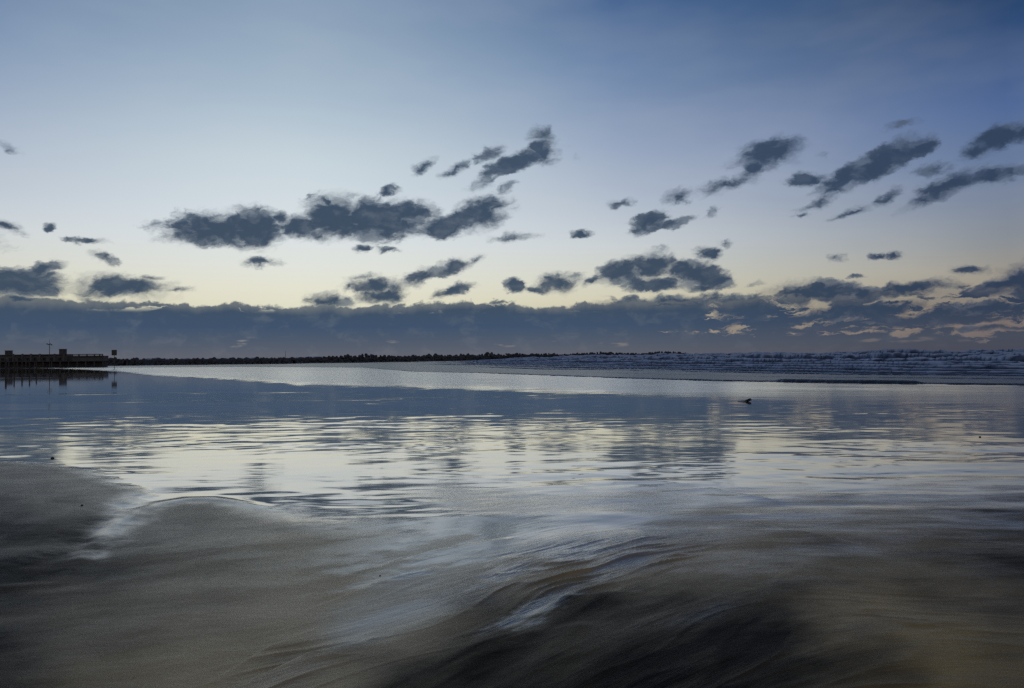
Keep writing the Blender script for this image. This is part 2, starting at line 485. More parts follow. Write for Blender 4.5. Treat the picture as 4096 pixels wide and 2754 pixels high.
def sand_surface(X, Y):
    Yp = np.maximum(Y, 1.2)
    A = X / Yp
    L = np.log(Yp)
    D = np.hypot(X, Y)
    # chart of the big shapes
    wob = fbm(A * 5, L * 5, 3, 4) * 0.035
    pa = poly_sdf(A, L, [(-1500, 1790), (-500, 1800), (0, 1838), (170, 1850), (330, 1875), (480, 1930), (640, 1968), (600, 1992), (500, 2026), (415, 2078), (330, 2200), (-300, 2400), (-1500, 2600)])
    pb = poly_sdf(A, L, [(425, 2098), (520, 2044), (620, 2012), (740, 1994), (860, 1992), (1020, 2012), (1250, 2060), (1500, 2090), (1720, 2140), (1640, 2280), (1450, 2440), (900, 2900), (-1500, 4200), (-1500, 2450), (200, 2330)])
    pc = poly_sdf(A, L, [(1950, 2380), (2350, 2270), (2750, 2290), (3000, 2480), (3250, 2760), (3300, 3400), (1100, 3400), (1500, 2640)])
    pd = poly_sdf(A, L, [(2960, 2330), (3300, 2230), (4200, 2330), (5200, 2300), (5600, 3600), (3500, 3600), (3260, 2700)])
    insA = sst(0.010, -0.050, pa + wob * .6 + .02 * fbm(A * 22, L * 22, 4, 4, .6))
    wobf = .03 * fbm(A * 22, L * 22, 4, 4, .6)
    insB = sst(0.016, -0.060 - .12 * sst(-.42, -.15, A), pb + wob * .6 + wobf)
    insC = sst(0.10, -0.16, pc + wob * 2)
    insD = sst(0.10, -0.22, pd + wob * 2)
    tt_ = np.clip((Y - 7.0) / 24.0, 0, 1)
    H = -0.26 * (tt_ * 0.8 + 0.2 * tt_ * tt_ * (3 - 2 * tt_))
    near = sst(24, 10, Y)
    H += 0.024 * insA + 0.032 * sst(0.01, -0.30, pb + wob * .3)
    # lip of the second mound
    H += 0.013 * np.exp(-((pb + 0.012) / 0.013) ** 2) * sst(-4.3, -3.5, X) * sst(-1.9, -3.0, X)
    # long low undulations lying across the view
    H += near * 0.007 * fbm(X * 0.16, Y * 0.42 + X * .03, 21, 3)
    # flow relief left by the backwash
    fl = np.interp(X, _fx, _ff)
    wfl = sst(9.5, 5.5, Y)
    psi = Y - fl * wfl
    sX = X * (1 + 0.3 * wfl)
    str1 = fbm(psi * 2.4 + 0.9 * perlin(X * .8, Y * .8, 40), sX * 0.7, 31, 3)
    str2 = fbm(psi * 6.5 + 1.6 * perlin(X * 1.1, Y * 1.1, 41), sX * 1.3, 33, 3)
    rid = 1 - np.abs(fbm(psi * 3.2 + 1.1 * perlin(X * .9, Y * .9, 42), sX * 0.7 + 7, 35, 2)) * 3.2
    rid = np.clip(rid, 0, 1) ** 2
    zone = np.clip(1 - insA - insB, 0, 1) * sst(10.5, 6.5, Y)
    bare = np.clip(zone + 0.18 * np.maximum(insA, insB), 0, 1)
    gain = sst(-1.9, 0.2, X) * 0.75 + 0.25
    bnd = np.exp(-((psi - 4.7) / .75) ** 2)
    gain = gain * (.22 + .78 * np.maximum(bnd, .55 * sst(4.2, 3.2, psi))) * (1 - .6 * sst(.8, 2.2, X)) * (.25 + 1.1 * sst(-.25, .35, fbm(X * .7, Y * .7, 45, 2)))
    H += bare * gain * (0.013 * str1 + 0.0024 * str2 + 0.013 * rid * sst(8, 5.5, Y))
    H += zone * 0.010 * fbm(psi * .75 + 2, sX * .35, 37, 2)
    H += bare * gain * 0.0007 * fbm(psi * 17 + perlin(X * 2, Y * 2, 43), sX * 2.2, 39, 2)
    # small terrace lips cut by the backwash: (points, height, width)
    for pts_, hgt, wd in LIPS:
        q = [ground(p_[0] * K, p_[1] * K) for p_ in pts_]
        xs = [v.x for v in q]
        tcurve = np.interp(X, xs, [v.y for v in q]) + .05 * fbm(X * 2.3, X * 0 + hgt * 999, 44, 3)
        ends = sst(xs[0] - .05, xs[0] + .2, X) * sst(xs[-1] + .05, xs[-1] - .25, X)
        dd = Y - tcurve
        H += 2.4 * hgt * ends * (.5 + .9 * sst(-.4, .5, perlin(X * 2.2, X * 0 + hgt * 333, 46))) * (1 - sst(-wd, wd, dd)) * np.exp(np.clip(dd, -9, 0) / .38)
    # wave ripples under the thin sheet of water, very low and long
    rip = fbm(X * 0.50 + 1.1 * perlin(X * .25, Y * .3, 50), Y * 0.95 + .7 * perlin(X * .22 + 5, Y * .22, 49) + 0.10 * X, 51, 4, .42)
    band = sst(5.4, 7.6, Y) * sst(30, 17, Y)
    rmod = .35 + 1.3 * sst(-.3, .5, fbm(X * .14, Y * .3, 58, 2))
    rip = .62 * rip + .5 * fbm((X * .97 + Y * .26) * .62, (Y * .97 - X * .24) * 1.5, 66, 3, .45) + .5 * fbm((X * .96 - Y * .28) * .62, (Y * .96 + X * .2) * 1.4, 67, 3, .45)
    H += band * rmod * 0.0115 * rip * (1 - .9 * insA)
    H += band * 0.0005 * rmod * fbm(X * 1.6, Y * 4.0, 55, 2)
    rip2 = fbm(X * 0.22, Y * 1.0, 57, 3)
    H += sst(15, 22, Y) * sst(60, 34, Y) * 0.0035 * rip2
    fleck = sst(.12, .4, fbm(X * .5, Y * .5, 63, 4, .6)) * sst(16, 20, Y) * sst(-.35, -.15, A) * sst(.15, -.02, A)
    H += fleck * 0.006 * perlin(X * 1.4, Y * 2.0, 64)
    # a spent ripple crossing the pool on the left, and fainter ones
    for (p0, p1, p2, hgt, wd) in (((-900, 1592), (300, 1578), (1450, 1568), 0.016, 0.75), ((-900, 1648), (120, 1640), (500, 1640), 0.006, .45),
                                  ((-900, 1528), (60, 1512), (260, 1508), 0.014, .9)):
        q = [ground(*p_) for p_ in (p0, p1, p2)]
        yc = np.interp(X, [v.x for v in q], [v.y for v in q])
        e = sst(q[2].x + 1.5, q[2].x - 5, X)
        H += hgt * e * (.55 + .6 * perlin(X * .3, X * 0 + hgt * 777, 61)) * np.exp(-((Y - yc + 0.9 * perlin(X * .15, X * 0, 60)) / (wd * (1 + .4 * perlin(X * .4, X * 0, 62)))) ** 2)
    # local dips and bars on the right of the flats
    for (px, py, ra, rl, hgt) in ((2620, 2110, .10, .05, -0.012), (2560, 2150, .08, .03, .010), (3100, 2150, .16, .035, .012), (3400, 2020, .22, .03, -.008),
                                  (3500, 2180, .2, .05, -.010), (2950, 2060, .12, .03, .009), (3050, 2330, .12, .09, .016), (3700, 1900, .28, .025, -.007), (2900, 2180, .1, .02, .008),
                                  (3250, 1985, .2, .015, .006), (1150, 2110, .07, .025, .012)):
        a0, l0 = chart(px, py)
        H += hgt * np.exp(-((A - a0 + .08 * wob) / ra) ** 2 - ((L - l0 + .5 * wob) / rl) ** 2) * (L > 0)
    H += 0.10 * sst(0, -14, Y)  # the beach rises behind the viewer
    # ----- wetness: 1 = standing film of water, 0 = drained
    wn = fbm(X * 0.9, Y * 2.0, 71, 6, .62)
    wn2 = fbm(psi * 2.0, sX * .7, 73, 6, .64)
    edgeY = np.interp(A, [-.8, -.2, 0.0, .15, .4, .8], [6.4, 5.4, 5.1, 6.0, 7.1, 7.4])
    wsp = .55 + 1.3 * sst(.05, .3, A)
    wet = sst(-wsp, wsp * 1.25, Y - edgeY + 1.6 * wn + 2.3 * wn2)
    wet *= (1 - 0.93 * insA) * (1 - 0.93 * insB)
    ps = poly_sdf(A, L, [(1450, 2090), (2400, 2060), (3050, 2080), (2900, 2180), (2650, 2250), (2150, 2290), (1850, 2420), (1300, 2700), (1050, 2760), (1250, 2560), (1500, 2330)])
    satin = sst(.05, -.09, ps + wob * 2) * (.55 + .9 * sst(-.5, .5, wn2))
    pf = poly_sdf(A, L, [(-1500, 1985), (0, 1990), (300, 1996), (430, 2030), (425, 2098), (200, 2400), (-1500, 2600)])
    wet *= 1 - .95 * sst(.02, -.03, pf + wob * .5)
    wet = np.maximum(wet, np.clip(.58 * satin, 0, .72))
    damp = sst(-.25, .35, wn2 + .05)
    lb = np.log(np.interp(A, [-.66, -.55, -.45, -.27, -.05, .11, .30, .64], [230, 160, 86, 52, 43, 36, 29, 23]))
    spk = fbm(X * .35, L * 22, 75, 4, .65)
    rough_far = sst(-.10, .12, L - lb + .16 * spk) * (1 - .55 * sst(.12, .4, A))
    rough_far = np.maximum(rough_far, 0)
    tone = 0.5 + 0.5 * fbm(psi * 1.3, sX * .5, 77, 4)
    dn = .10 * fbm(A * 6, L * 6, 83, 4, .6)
    dark = sand_shade_tone(A + .5 * dn, L + dn)  # shade and edge falloff painted in, along with the sand's own tone
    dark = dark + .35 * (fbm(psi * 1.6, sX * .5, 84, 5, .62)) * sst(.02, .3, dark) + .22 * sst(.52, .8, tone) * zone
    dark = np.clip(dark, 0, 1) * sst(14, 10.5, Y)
    warm = np.clip(insD * (.7 + .6 * fbm(X * .7, Y * .8, 79, 3)) + 0.45 * insB * sst(4.6, 3.4, Y) + .2 * zone, 0, 1) * (1 - insC)
    # wavelets creeping up the outer flats: long faces towards the land, short steep backs
    ph = Y / 1.5 + .8 * perlin(X * .12, Y * .12, 81) + .25 * X * .2
    saw = ph - np.floor(ph)
    H += rough_far * sst(30, 38, Y) * sst(125, 100, Y) * 0.080 * (np.where(saw < .9, saw / .9, (1 - saw) / .10) - .5) * (.8 + .5 * perlin(X * .2, Y * .3, 82))
    s = offshore(X, Y)
    H = H - 0.02 * sst(0, 6, s) - 0.02 * np.clip(s, 0, 2000)
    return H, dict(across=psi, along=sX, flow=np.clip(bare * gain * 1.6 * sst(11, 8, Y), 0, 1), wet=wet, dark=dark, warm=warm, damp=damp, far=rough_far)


def polar(r, th):
    Rr, Th = np.meshgrid(r, th, indexing='ij')
    return Rr * np.sin(Th), Rr * np.cos(Th)


sm, N, b = material('wet sand')
geo = N.n('ShaderNodeNewGeometry')
pos = geo.outputs['Position']
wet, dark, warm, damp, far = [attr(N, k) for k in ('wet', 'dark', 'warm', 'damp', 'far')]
grain = N.noise(pos, 240.0, 3, .7)
mott = N.noise(N.v('MULTIPLY', pos, (1.0, 2.2, 1.0)), 2.2, 6, .6)
streak = N.noise(N.xyz(N.m('MULTIPLY', attr(N, 'across'), 1.0), N.m('MULTIPLY', attr(N, 'along'), 0.10), 0.0), 16.0, 7, .66, .3)
flow = attr(N, 'flow')
base = N.mix(mott, (0.560, 0.370, 0.130), (0.680, 0.455, 0.165))
base = N.mix(warm, base, (0.680, 0.410, 0.080))
base = N.mix(N.rng(grain, .42, .66, 0, .45), base, N.mix(1.0, base, (0.45, 0.42, 0.38), 'MULTIPLY'))
base = N.mix(N.m('MULTIPLY', N.m('MULTIPLY', N.rng(streak, .42, .68), flow), 0.40), base, (0.13, 0.105, 0.065))
base = N.mix(N.m('MULTIPLY', wet, 0.6), base, (0.120, 0.095, 0.056))
base = N.mix(N.m('MULTIPLY', dark, 0.97), base, (0.0090, 0.0088, 0.0078))  # painted shade goes into the base colour here
N.put(b.inputs['Base Color'], base)
r_dry = N.m('MULTIPLY_ADD', damp, -0.10, 0.33)
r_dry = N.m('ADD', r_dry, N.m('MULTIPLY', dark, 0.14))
fine = N.noise(N.v('MULTIPLY', pos, (1.0, 2.2, 1.0)), 4.0, 8, .72)
r_dry = N.m('ADD', r_dry, N.m('MULTIPLY', N.m('SUBTRACT', fine, .5), .20))
r_wet = N.m('MULTIPLY_ADD', far, 0.20, 0.035)
r_wet = N.m('ADD', r_wet, N.m('MULTIPLY', N.rng(mott, .5, .75), 0.06))
rough = N.m('ADD', N.m('MULTIPLY', wet, r_wet), N.m('MULTIPLY', N.m('SUBTRACT', 1.0, wet), r_dry))
N.put(b.inputs['Roughness'], rough)
N.put(b.inputs['Coat Weight'], N.m('MULTIPLY', wet, 0.85))
N.put(b.inputs['Coat Roughness'], N.m('MULTIPLY_ADD', far, 0.20, 0.03))
b.inputs['Coat IOR'].default_value = 1.4
N.put(b.inputs['IOR'], N.m('MULTIPLY_ADD', wet, 0.29, 1.33))
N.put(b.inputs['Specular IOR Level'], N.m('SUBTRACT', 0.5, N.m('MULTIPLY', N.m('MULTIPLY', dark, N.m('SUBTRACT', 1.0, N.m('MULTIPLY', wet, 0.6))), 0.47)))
# fine relief
rpl = N.noise(N.v('MULTIPLY', pos, (0.30, 1.9, 1.0)), 2.6, 3, .5)
bh = N.m('MULTIPLY', rpl, N.m('MULTIPLY', N.m('MULTIPLY_ADD', far, .004, .00035), wet))
bh = N.m('ADD', bh, N.m('MULTIPLY', N.m('MULTIPLY', fine, 0.0045), N.m('SUBTRACT', 1.0, wet)))
bh = N.m('ADD', bh, N.m('MULTIPLY', N.m('MULTIPLY', grain, 0.0007), N.m('SUBTRACT', 1.0, wet)))
bh = N.m('ADD', bh, N.m('MULTIPLY', N.m('MULTIPLY', streak, flow), 0.0095))
bump = N.n('ShaderNodeBump')
bump.inputs['Strength'].default_value = 1.0
bump.inputs['Distance'].default_value = 1.0
N.put(bump.inputs['Height'], bh)
N.put(b.inputs['Normal'], bump.outputs[0])
N.put(b.inputs['Coat Normal'], bump.outputs[0])

r_rows = np.concatenate([np.geomspace(1.2, 3, 50)[:-1], np.geomspace(3, 20, 640)[:-1], np.geomspace(20, 36, 90)[:-1], np.arange(36, 110, .25), np.geomspace(110.3, 300, 40), np.geomspace(320, 9000, 24)])
th = np.concatenate([np.radians(np.linspace(-85, -40, 46)), np.radians(np.linspace(-39.8, 39.8, 700)), np.radians(np.linspace(40, 88, 46))])
X, Y = polar(r_rows, th)
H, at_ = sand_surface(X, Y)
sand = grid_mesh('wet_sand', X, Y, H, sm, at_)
tag(sand, kind='structure')
# the rest of the beach, underfoot and behind the viewer (a coarser sheet joined to the first along its rim)
th2 = np.radians(np.linspace(88, 275, 150))
r2 = np.concatenate([np.geomspace(1.2, 60, 80), np.geomspace(66, 9000, 30)])
X2, Y2 = polar(r2, th2)
H2, at2 = sand_surface(X2, Y2)
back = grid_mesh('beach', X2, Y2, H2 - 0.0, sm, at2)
tag(back, kind='structure')
r3 = np.linspace(0.02, 1.2, 14)
X3, Y3 = polar(r3, np.radians(np.linspace(0, 360, 90)))
H3, at3 = sand_surface(X3, Y3)
tag(grid_mesh('beach', X3, Y3, H3, sm, at3), kind='structure')

# ------------------------------------------------------------------ sea
# waterline bores and breakers: offshore position, height, length, foam reach
BORES = [(0.0, 0.075, 5.0, 0.5), (9.0, 0.07, 3.0, .5), (17.0, 0.17, 3.4, 2.2), (23.0, 0.32, 3.6, 3.0), (30.0, 0.44, 4.5, 4.0), (38.0, 0.52, 6.0, 5.0),
         (49.0, 0.80, 7.0, 6.0), (62.0, 1.15, 8.0, 7.0), (78.0, 1.9, 9.0, 8.0), (97.0, 2.5, 10.0, 9.0), (122.0, 3.0, 14.0, 12.0), (160.0, 3.0, 20.0, 14.0),
         (210.0, 3.0, 26.0, 16.0), (280.0, 3.0, 34.0, 20.0)]


def sea_surface(X, Y):
    s = offshore(X, Y)
    # sheltered behind the breakwater on the left
    open_ = sst(-40, 26, X - 0.04 * (Y - 60))
    Dd = np.hypot(X, Y)
    beyond = sst(0, 40, Y - np.interp(X, BKX, BKY))
    amp = np.clip(0.10 + 0.90 * open_, 0, 1)
    amp = np.maximum(amp, beyond)
    Z = SEA + 0.012 * sst(0, 3, s) + 0 * X
    foam = 0 * X
    for i, (s0, h, ln, fl) in enumerate(BORES):
        tt = X * 0.9 - Y * 0.25
        if i == 0:
            d = s
            hh = h * (0.35 + 0.65 * sst(-14, 4, X)) * (1 + .35 * perlin(tt * .25, 0 * tt, 90))
            # one stretch stands up as a clean dark lip
            a0 = ground(3165, 1532).x; a1 = ground(3675, 1536).x
            lip = sst(a0 - .25, a0 + .1, X) * sst(a1 + .25, a1 - .1, X)
            hh = hh + 0.10 * lip * sst(2.2, 0.5, s)
        else:
            wob = 0.16 * s0 ** .8 * fbm(tt * 0.035, np.full_like(tt, i * 3.7), 91 + i, 3) + 0.02 * s0 * perlin(tt * .3, np.full_like(tt, i * 1.7), 97)
            d = s - s0 - wob
            m = 0.62 + 0.62 * fbm(tt * 0.045, np.full_like(tt, i * 5.1), 101 + i, 3)
            hh = h * np.clip(m, 0.12, 1.15) * amp
        frontw = 0.10 + 0.25 * h
        f = sst(-frontw, frontw * .2, d)
        prof = f * np.exp(-np.clip(d, 0, 1e9) / ln)
        Z = Z + hh * prof
        brk = sst(0.02, 0.10 + .25 * h, hh) if i else 0.6
        foam = np.maximum(foam, brk * sst(-frontw * .5, frontw * .5, d) * np.exp(-np.clip(d, 0, 1e9) / max(fl, .1)))
    inner = sst(5, 25, s)
    fo = fbm(X * .35, Y * .22, 111, 5, .62)
    foam = np.clip(foam * 1.3 + 0.9 * (fo + .18) * inner * amp - 0.06, 0, 1)
    # lumps of white water
    lum = fbm(X * 0.40, Y * 0.22, 113, 4, .5)
    lum2 = fbm(X * 1.5, Y * 0.6, 117, 2, .5)
    far_ = sst(20, 110, s)
    Z = Z + foam * amp * (0.05 + 0.60 * far_) * (0.9 * lum + 0.22 * lum2) + 0.0
    # swell and chop farther out
    sw = sst(120, 260, s) * amp
    Z = Z + sw * (0.55 * np.sin(s * 0.13 + 2 * fbm(X * .01, Y * .01, 119, 2)) * .6 + 0.7 * fbm(X * .03, Y * .05, 121, 4))
    Z = Z + 0.05 * amp * inner * fbm(X * .8, Y * 1.2, 123, 3)
    # small ripples in the lagoon
    Z = Z + 0.012 * (1 - amp) * sst(1, 8, s) * fbm(X * .35, Y * .9, 125, 3)
    Z = Z + sst(500, 3000, s) * 0.6
    return s, Z, foam


# breakwater centre line (x, y), from behind the building to its seaward end
BK = [(-230, 262), (-121, 250), (-74, 268), (-40, 300), (-6, 360), (44, 420), (108, 462)]
BKX = [p[0] for p in BK]
BKY = [p[1] for p in BK]

wm, N, b = material('sea water')
pos = N.n('ShaderNodeNewGeometry').outputs['Position']
foam = attr(N, 'foam')
fbr = N.noise(N.v('MULTIPLY', pos, (1.0, .35, 1.2)), .55, 6, .6)
fo = N.rng(N.m('ADD', foam, N.m('MULTIPLY', N.m('SUBTRACT', fbr, .5), .7)), 0.05, 0.85)
wc = N.mix(fo, (0.010, 0.018, 0.026), (0.18, 0.24, 0.33))
wc = N.mix(N.rng(N.m('ADD', foam, N.m('MULTIPLY', N.m('SUBTRACT', fbr, .5), .8)), .60, 1.0, 0, .85), wc, (0.62, 0.68, 0.74))
N.put(b.inputs['Base Color'], wc)
N.put(b.inputs['Roughness'], N.m('MULTIPLY_ADD', fo, 0.45, 0.30))
b.inputs['IOR'].default_value = 1.333
rp = N.noise(N.v('MULTIPLY', pos, (.6, 1.6, 1.0)), 1.5, 5, .6)
bump = N.n('ShaderNodeBump')
bump.inputs['Strength'].default_value = 1.0
bump.inputs['Distance'].default_value = 1.0
hgt = N.m('ADD', N.m('MULTIPLY', rp, .05), N.m('MULTIPLY', N.m('MULTIPLY', fbr, fo), 0.35))
N.put(bump.inputs['Height'], hgt)
N.put(b.inputs['Normal'], bump.outputs[0])

rr = np.concatenate([np.geomspace(16, 30, 40)[:-1], np.geomspace(30, 620, 520), np.geomspace(640, 12000, 46)])
th = np.concatenate([np.radians(np.linspace(-86, -40, 40)), np.radians(np.linspace(-39.8, 39.8, 760)), np.radians(np.linspace(40, 125, 90))])
X, Y = polar(rr, th)
s, Z, fm = sea_surface(X, Y)
sc = (s[:-1, :-1] + s[1:, 1:]) / 2
Z = np.where(s < -0.05, np.minimum(Z, SEA - 0.03), Z)
fc = (fm[:-1, :-1] + fm[1:, 1:] + fm[:-1, 1:] + fm[1:, :-1]) / 4
keep = sc > -0.9
sea = grid_mesh('sea', X, Y, Z, wm, dict(foam=fm), keep & (fc <= 0.42))
tag(sea, kind='structure')
fo_ = grid_mesh('sea_foam', X, Y, Z, wm, dict(foam=fm), keep & (fc > 0.42))
tag(fo_, 'churned blue white foam of the breakers rolling in beyond the wet sand', 'foam', kind='stuff')


# ------------------------------------------------------------------ small mesh builder
class MB:
    def __init__(self):
        self.v = []; self.f = []

    def box(self, c, size, taper=0.0):
        x, y, z = c; a, b_, h = size[0] / 2, size[1] / 2, size[2]
        n = len(self.v)
        k = 1 - taper
        for zz, q in ((z, 1), (z + h, k)):
            self.v += [(x - a * q, y - b_ * q, zz), (x + a * q, y - b_ * q, zz), (x + a * q, y + b_ * q, zz), (x - a * q, y + b_ * q, zz)]
        self.f += [(n, n + 3, n + 2, n + 1), (n + 4, n + 5, n + 6, n + 7)] + [(n + i, n + (i + 1) % 4, n + 4 + (i + 1) % 4, n + 4 + i) for i in range(4)]
        return self

    def tube(self, p0, p1, r0, r1=None, seg=10):
        r1 = r0 if r1 is None else r1
        p0 = Vector(p0); p1 = Vector(p1); d = (p1 - p0).normalized()
        u = d.orthogonal().normalized(); w = d.cross(u)
        n = len(self.v)
        for p, r in ((p0, r0), (p1, r1)):
            for i in range(seg):
                a = 2 * math.pi * i / seg
                self.v.append(tuple(p + (u * math.cos(a) + w * math.sin(a)) * r))
        for i in range(seg):
            j = (i + 1) % seg
            self.f.append((n + i, n + j, n + seg + j, n + seg + i))
        self.f.append(tuple(n + seg - 1 - i for i in range(seg)))
        self.f.append(tuple(n + seg + i for i in range(seg)))
        return self

    def build(self, name, mat, parent=None, bevel=0.0):
        me = bpy.data.meshes.new(name)
        me.from_pydata(self.v, [], self.f)
        me.materials.append(mat)
        o = bpy.data.objects.new(name, me)
        COL.objects.link(o)
        if parent: o.parent = parent
        if bevel:
            md = o.modifiers.new('bevel', 'BEVEL'); md.width = bevel; md.segments = 2
        return o


def empty(name, loc, rz=0.0):
    o = bpy.data.objects.new(name, None)
    o.location = loc; o.rotation_euler = (0, 0, rz)
    o.empty_display_size = 0.2
    COL.objects.link(o)
    return o


def simple(name, c1, c2, rough=0.8, scale=3.0, bump_=0.02):
    m, N, b = material(name)
    oc = N.n('ShaderNodeTexCoord').outputs['Object']
    n1 = N.noise(oc, scale, 6, .62)
    N.put(b.inputs['Base Color'], N.mix(N.rng(n1, .3, .7), c1, c2))
    N.put(b.inputs['Roughness'], N.m('MULTIPLY_ADD', n1, .2, rough - .1))
    bu = N.n('ShaderNodeBump'); bu.inputs['Distance'].default_value = bump_
    N.put(bu.inputs['Height'], N.noise(oc, scale * 4, 5, .6))
    N.put(b.inputs['Normal'], bu.outputs[0])
    return m


M_ROCK = simple('dark wet rock', (0.030, 0.033, 0.034), (0.085, 0.085, 0.078), .75, 1.2, .06)
M_CONC = simple('weathered concrete', (0.10, 0.105, 0.105), (0.17, 0.17, 0.16), .85, 1.0, .02)
M_CONC2 = simple('stained concrete', (0.055, 0.06, 0.06), (0.11, 0.11, 0.10), .85, 1.4, .02)
M_WOOD = simple('wet timber', (0.030, 0.026, 0.022), (0.060, 0.052, 0.042), .7, 5, .01)
M_METAL = simple('dull painted steel', (0.05, 0.055, 0.055), (0.09, 0.09, 0.085), .55, 6, .003)
M_DARK = simple('dark opening', (0.012, 0.012, 0.012), (0.02, 0.02, 0.02), .6, 2, .0)
M_SIGN = simple('sign board paint', (0.05, 0.06, 0.05), (0.09, 0.085, 0.07), .6, 6, .003)
M_DOOR = simple('ochre door paint', (0.12, 0.11, 0.045), (0.16, 0.14, 0.06), .7, 3, .003)
M_KELP = simple('black kelp', (0.012, 0.010, 0.008), (0.03, 0.024, 0.018), .45, 20, .004)
M_RED = simple('reddish pebble', (0.08, 0.035, 0.025), (0.14, 0.06, 0.04), .55, 40, .002)
M_PEB = simple('dark pebble', (0.02, 0.02, 0.02), (0.05, 0.048, 0.045), .5, 40, .002)

# ------------------------------------------------------------------ breakwater
RK = np.random.RandomState(3)
bm_verts = []
import bmesh
rocks = []
for k in range(9):
    me = bpy.data.meshes.new('rock')
    bb = bmesh.new()
    bmesh.ops.create_icosphere(bb, subdivisions=2 if k < 5 else 1, radius=1.0)
    ax = [Vector(RK.normal(size=3)).normalized() for _ in range(9)]
    cut = RK.uniform(.62, .9, size=9)
    for v in bb.verts:
        d = v.co.normalized()
        r_ = 1.0
        for a_, c_ in zip(ax, cut):
            q = d.dot(a_)
            if q > 0.05: r_ = min(r_, c_ / q)
        v.co = d * r_ * (1 + .05 * RK.normal())
    bmesh.ops.dissolve_limit(bb, angle_limit=0.12, verts=bb.verts, edges=bb.edges)
    bmesh.ops.triangulate(bb, faces=bb.faces)
    bb.to_mesh(me); bb.free()
    me.materials.append(M_ROCK)
    rocks.append(me)

bk = empty('breakwater', (0, 300, SEA + .05))
tag(bk, 'long dark rubble breakwater lying low across the horizon behind the lagoon', 'breakwater')
seg = []
tot = 0
for (x0, y0), (x1, y1) in zip(BK[:-1], BK[1:]):
    seg.append((tot, x0, y0, x1, y1, math.hypot(x1 - x0, y1 - y0))); tot += seg[-1][-1]


def along(t):
    for (t0, x0, y0, x1, y1, l) in seg:
        if t <= t0 + l or (x1, y1) == BK[-1]:
            u = (t - t0) / l
            return x0 + (x1 - x0) * u, y0 + (y1 - y0) * u, (x1 - x0) / l, (y1 - y0) / l


fill_v, fill_f = [], []
nparts = 0
t = 60.0
cands = []
while t < tot - 1.0:
    x, y, dx, dy = along(t)
    D = math.hypot(x, y)
    hgt_ = np.interp(D, [240, 300, 460], [1.72, 2.2, 3.35]) * (1 + 0.16 * math.sin(t * .11) * math.sin(t * .037 + 1))
    endf = min(1.0, (tot - t) / 14.0)
    hgt_ *= (0.45 + .55 * endf) * (1 + .22 * float(perlin(np.array([t * .045]), np.array([3.3]), 9)[0]) + .16 * float(perlin(np.array([t * .21]), np.array([1.3]), 8)[0]))
    if abs(x + 6) < 3: hgt_ *= .72
    for row in range(4):
        # row 0 = crest, rows 1-3 the face towards the beach
        zz = hgt_ * (0.88, .70, .40, .08)[row]
        off = (0.0, 1.5, 2.9, 4.3)[row]
        sz = RK.uniform(.55, 1.0) ** 1.3 * np.interp(D, [240, 460], [.85, 1.35])
        jx = RK.uniform(-.5, .5)
        # seaward side of the line is away from the viewer
        nx, ny = dy, -dx
        cands.append((x + dx * jx + nx * off, y + dy * jx + ny * off, zz + RK.uniform(-.25, .05) * sz, sz, row))
    t += RK.uniform(1.0, 1.7) * np.interp(D, [240, 460], [1.0, 1.55])
t = 60.0
while t < tot:
    x, y, dx, dy = along(t)
    nx, ny = dy, -dx
    D = math.hypot(x, y)
    for row in range(2):
        cands.append((x - nx * (1.4 + row * 1.6), y - ny * (1.4 + row * 1.6), 1.0 - row * .5, 1.3, 9))
    t += 2.6
cands = [c for c in cands]


def screen_size(c):
    vis = 1.0 if c[4] <= 1 else (.85 if c[4] == 2 else (.6 if c[4] == 3 else .0))
    inside_ = 1 if abs(c[0] / c[1]) < .66 else 0
    return c[3] / math.hypot(c[0], c[1]) * vis * inside_


order = sorted(range(len(cands)), key=lambda i: -screen_size(cands[i]))
big = set(order[:300])
for i, (x, y, z, sz, row) in enumerate(cands):
    me = rocks[RK.randint(9)]
    rot = Euler(tuple(RK.uniform(0, 6.28, 3)))
    sc3 = Vector((sz * RK.uniform(.85, 1.3), sz * RK.uniform(.8, 1.2), sz * RK.uniform(.6, .9)))
    if i in big:
        o = bpy.data.objects.new('rock', me)
        COL.objects.link(o)
        o.parent = bk
        o.location = (x, y - 300, z)
        o.rotation_euler = rot
        o.scale = sc3
    else:
        M_ = Matrix.LocRotScale(Vector((x, y - 300, z)), rot, sc3)
        n = len(fill_v)
        fill_v += [tuple(M_ @ v.co) for v in me.vertices]
        fill_f += [tuple(n + j for j in p.vertices) for p in me.polygons]
me = bpy.data.meshes.new('rubble'); me.from_pydata(fill_v, [], fill_f); me.materials.append(M_ROCK)
ru = bpy.data.objects.new('rubble', me); COL.objects.link(ru); ru.parent = bk
tag(ru, kind='stuff')
# packed core between the stones
core = MB()
for (x0, y0), (x1, y1) in zip(BK[:-1], BK[1:]):
    hh0 = np.interp(math.hypot(x0, y0), [240, 300, 460], [1.72, 2.2, 3.0]) * .90
    hh1 = np.interp(math.hypot(x1, y1), [240, 300, 460], [1.72, 2.2, 3.2]) * .90
    if (x1, y1) == BK[-1]: hh1 *= .5
    l = math.hypot(x1 - x0, y1 - y0); nx, ny = (y1 - y0) / l, -(x1 - x0) / l
    n = len(core.v)
    for (xx, yy, hh) in ((x0, y0, hh0), (x1, y1, hh1)):
        core.v += [(xx + nx * 4.2, yy + ny * 4.2 - 300, -1.5), (xx + nx * .9, yy + ny * .9 - 300, hh), (xx - nx * .9, yy - ny * .9 - 300, hh), (xx - nx * 4.2, yy - ny * 4.2 - 300, -1.5)]
    core.f += [(n, n + 1, n + 5, n + 4), (n + 1, n + 2, n + 6, n + 5), (n + 2, n + 3, n + 7, n + 6), (n + 3, n, n + 4, n + 7), (n, n + 3, n + 2, n + 1), (n + 4, n + 5, n + 6, n + 7)]
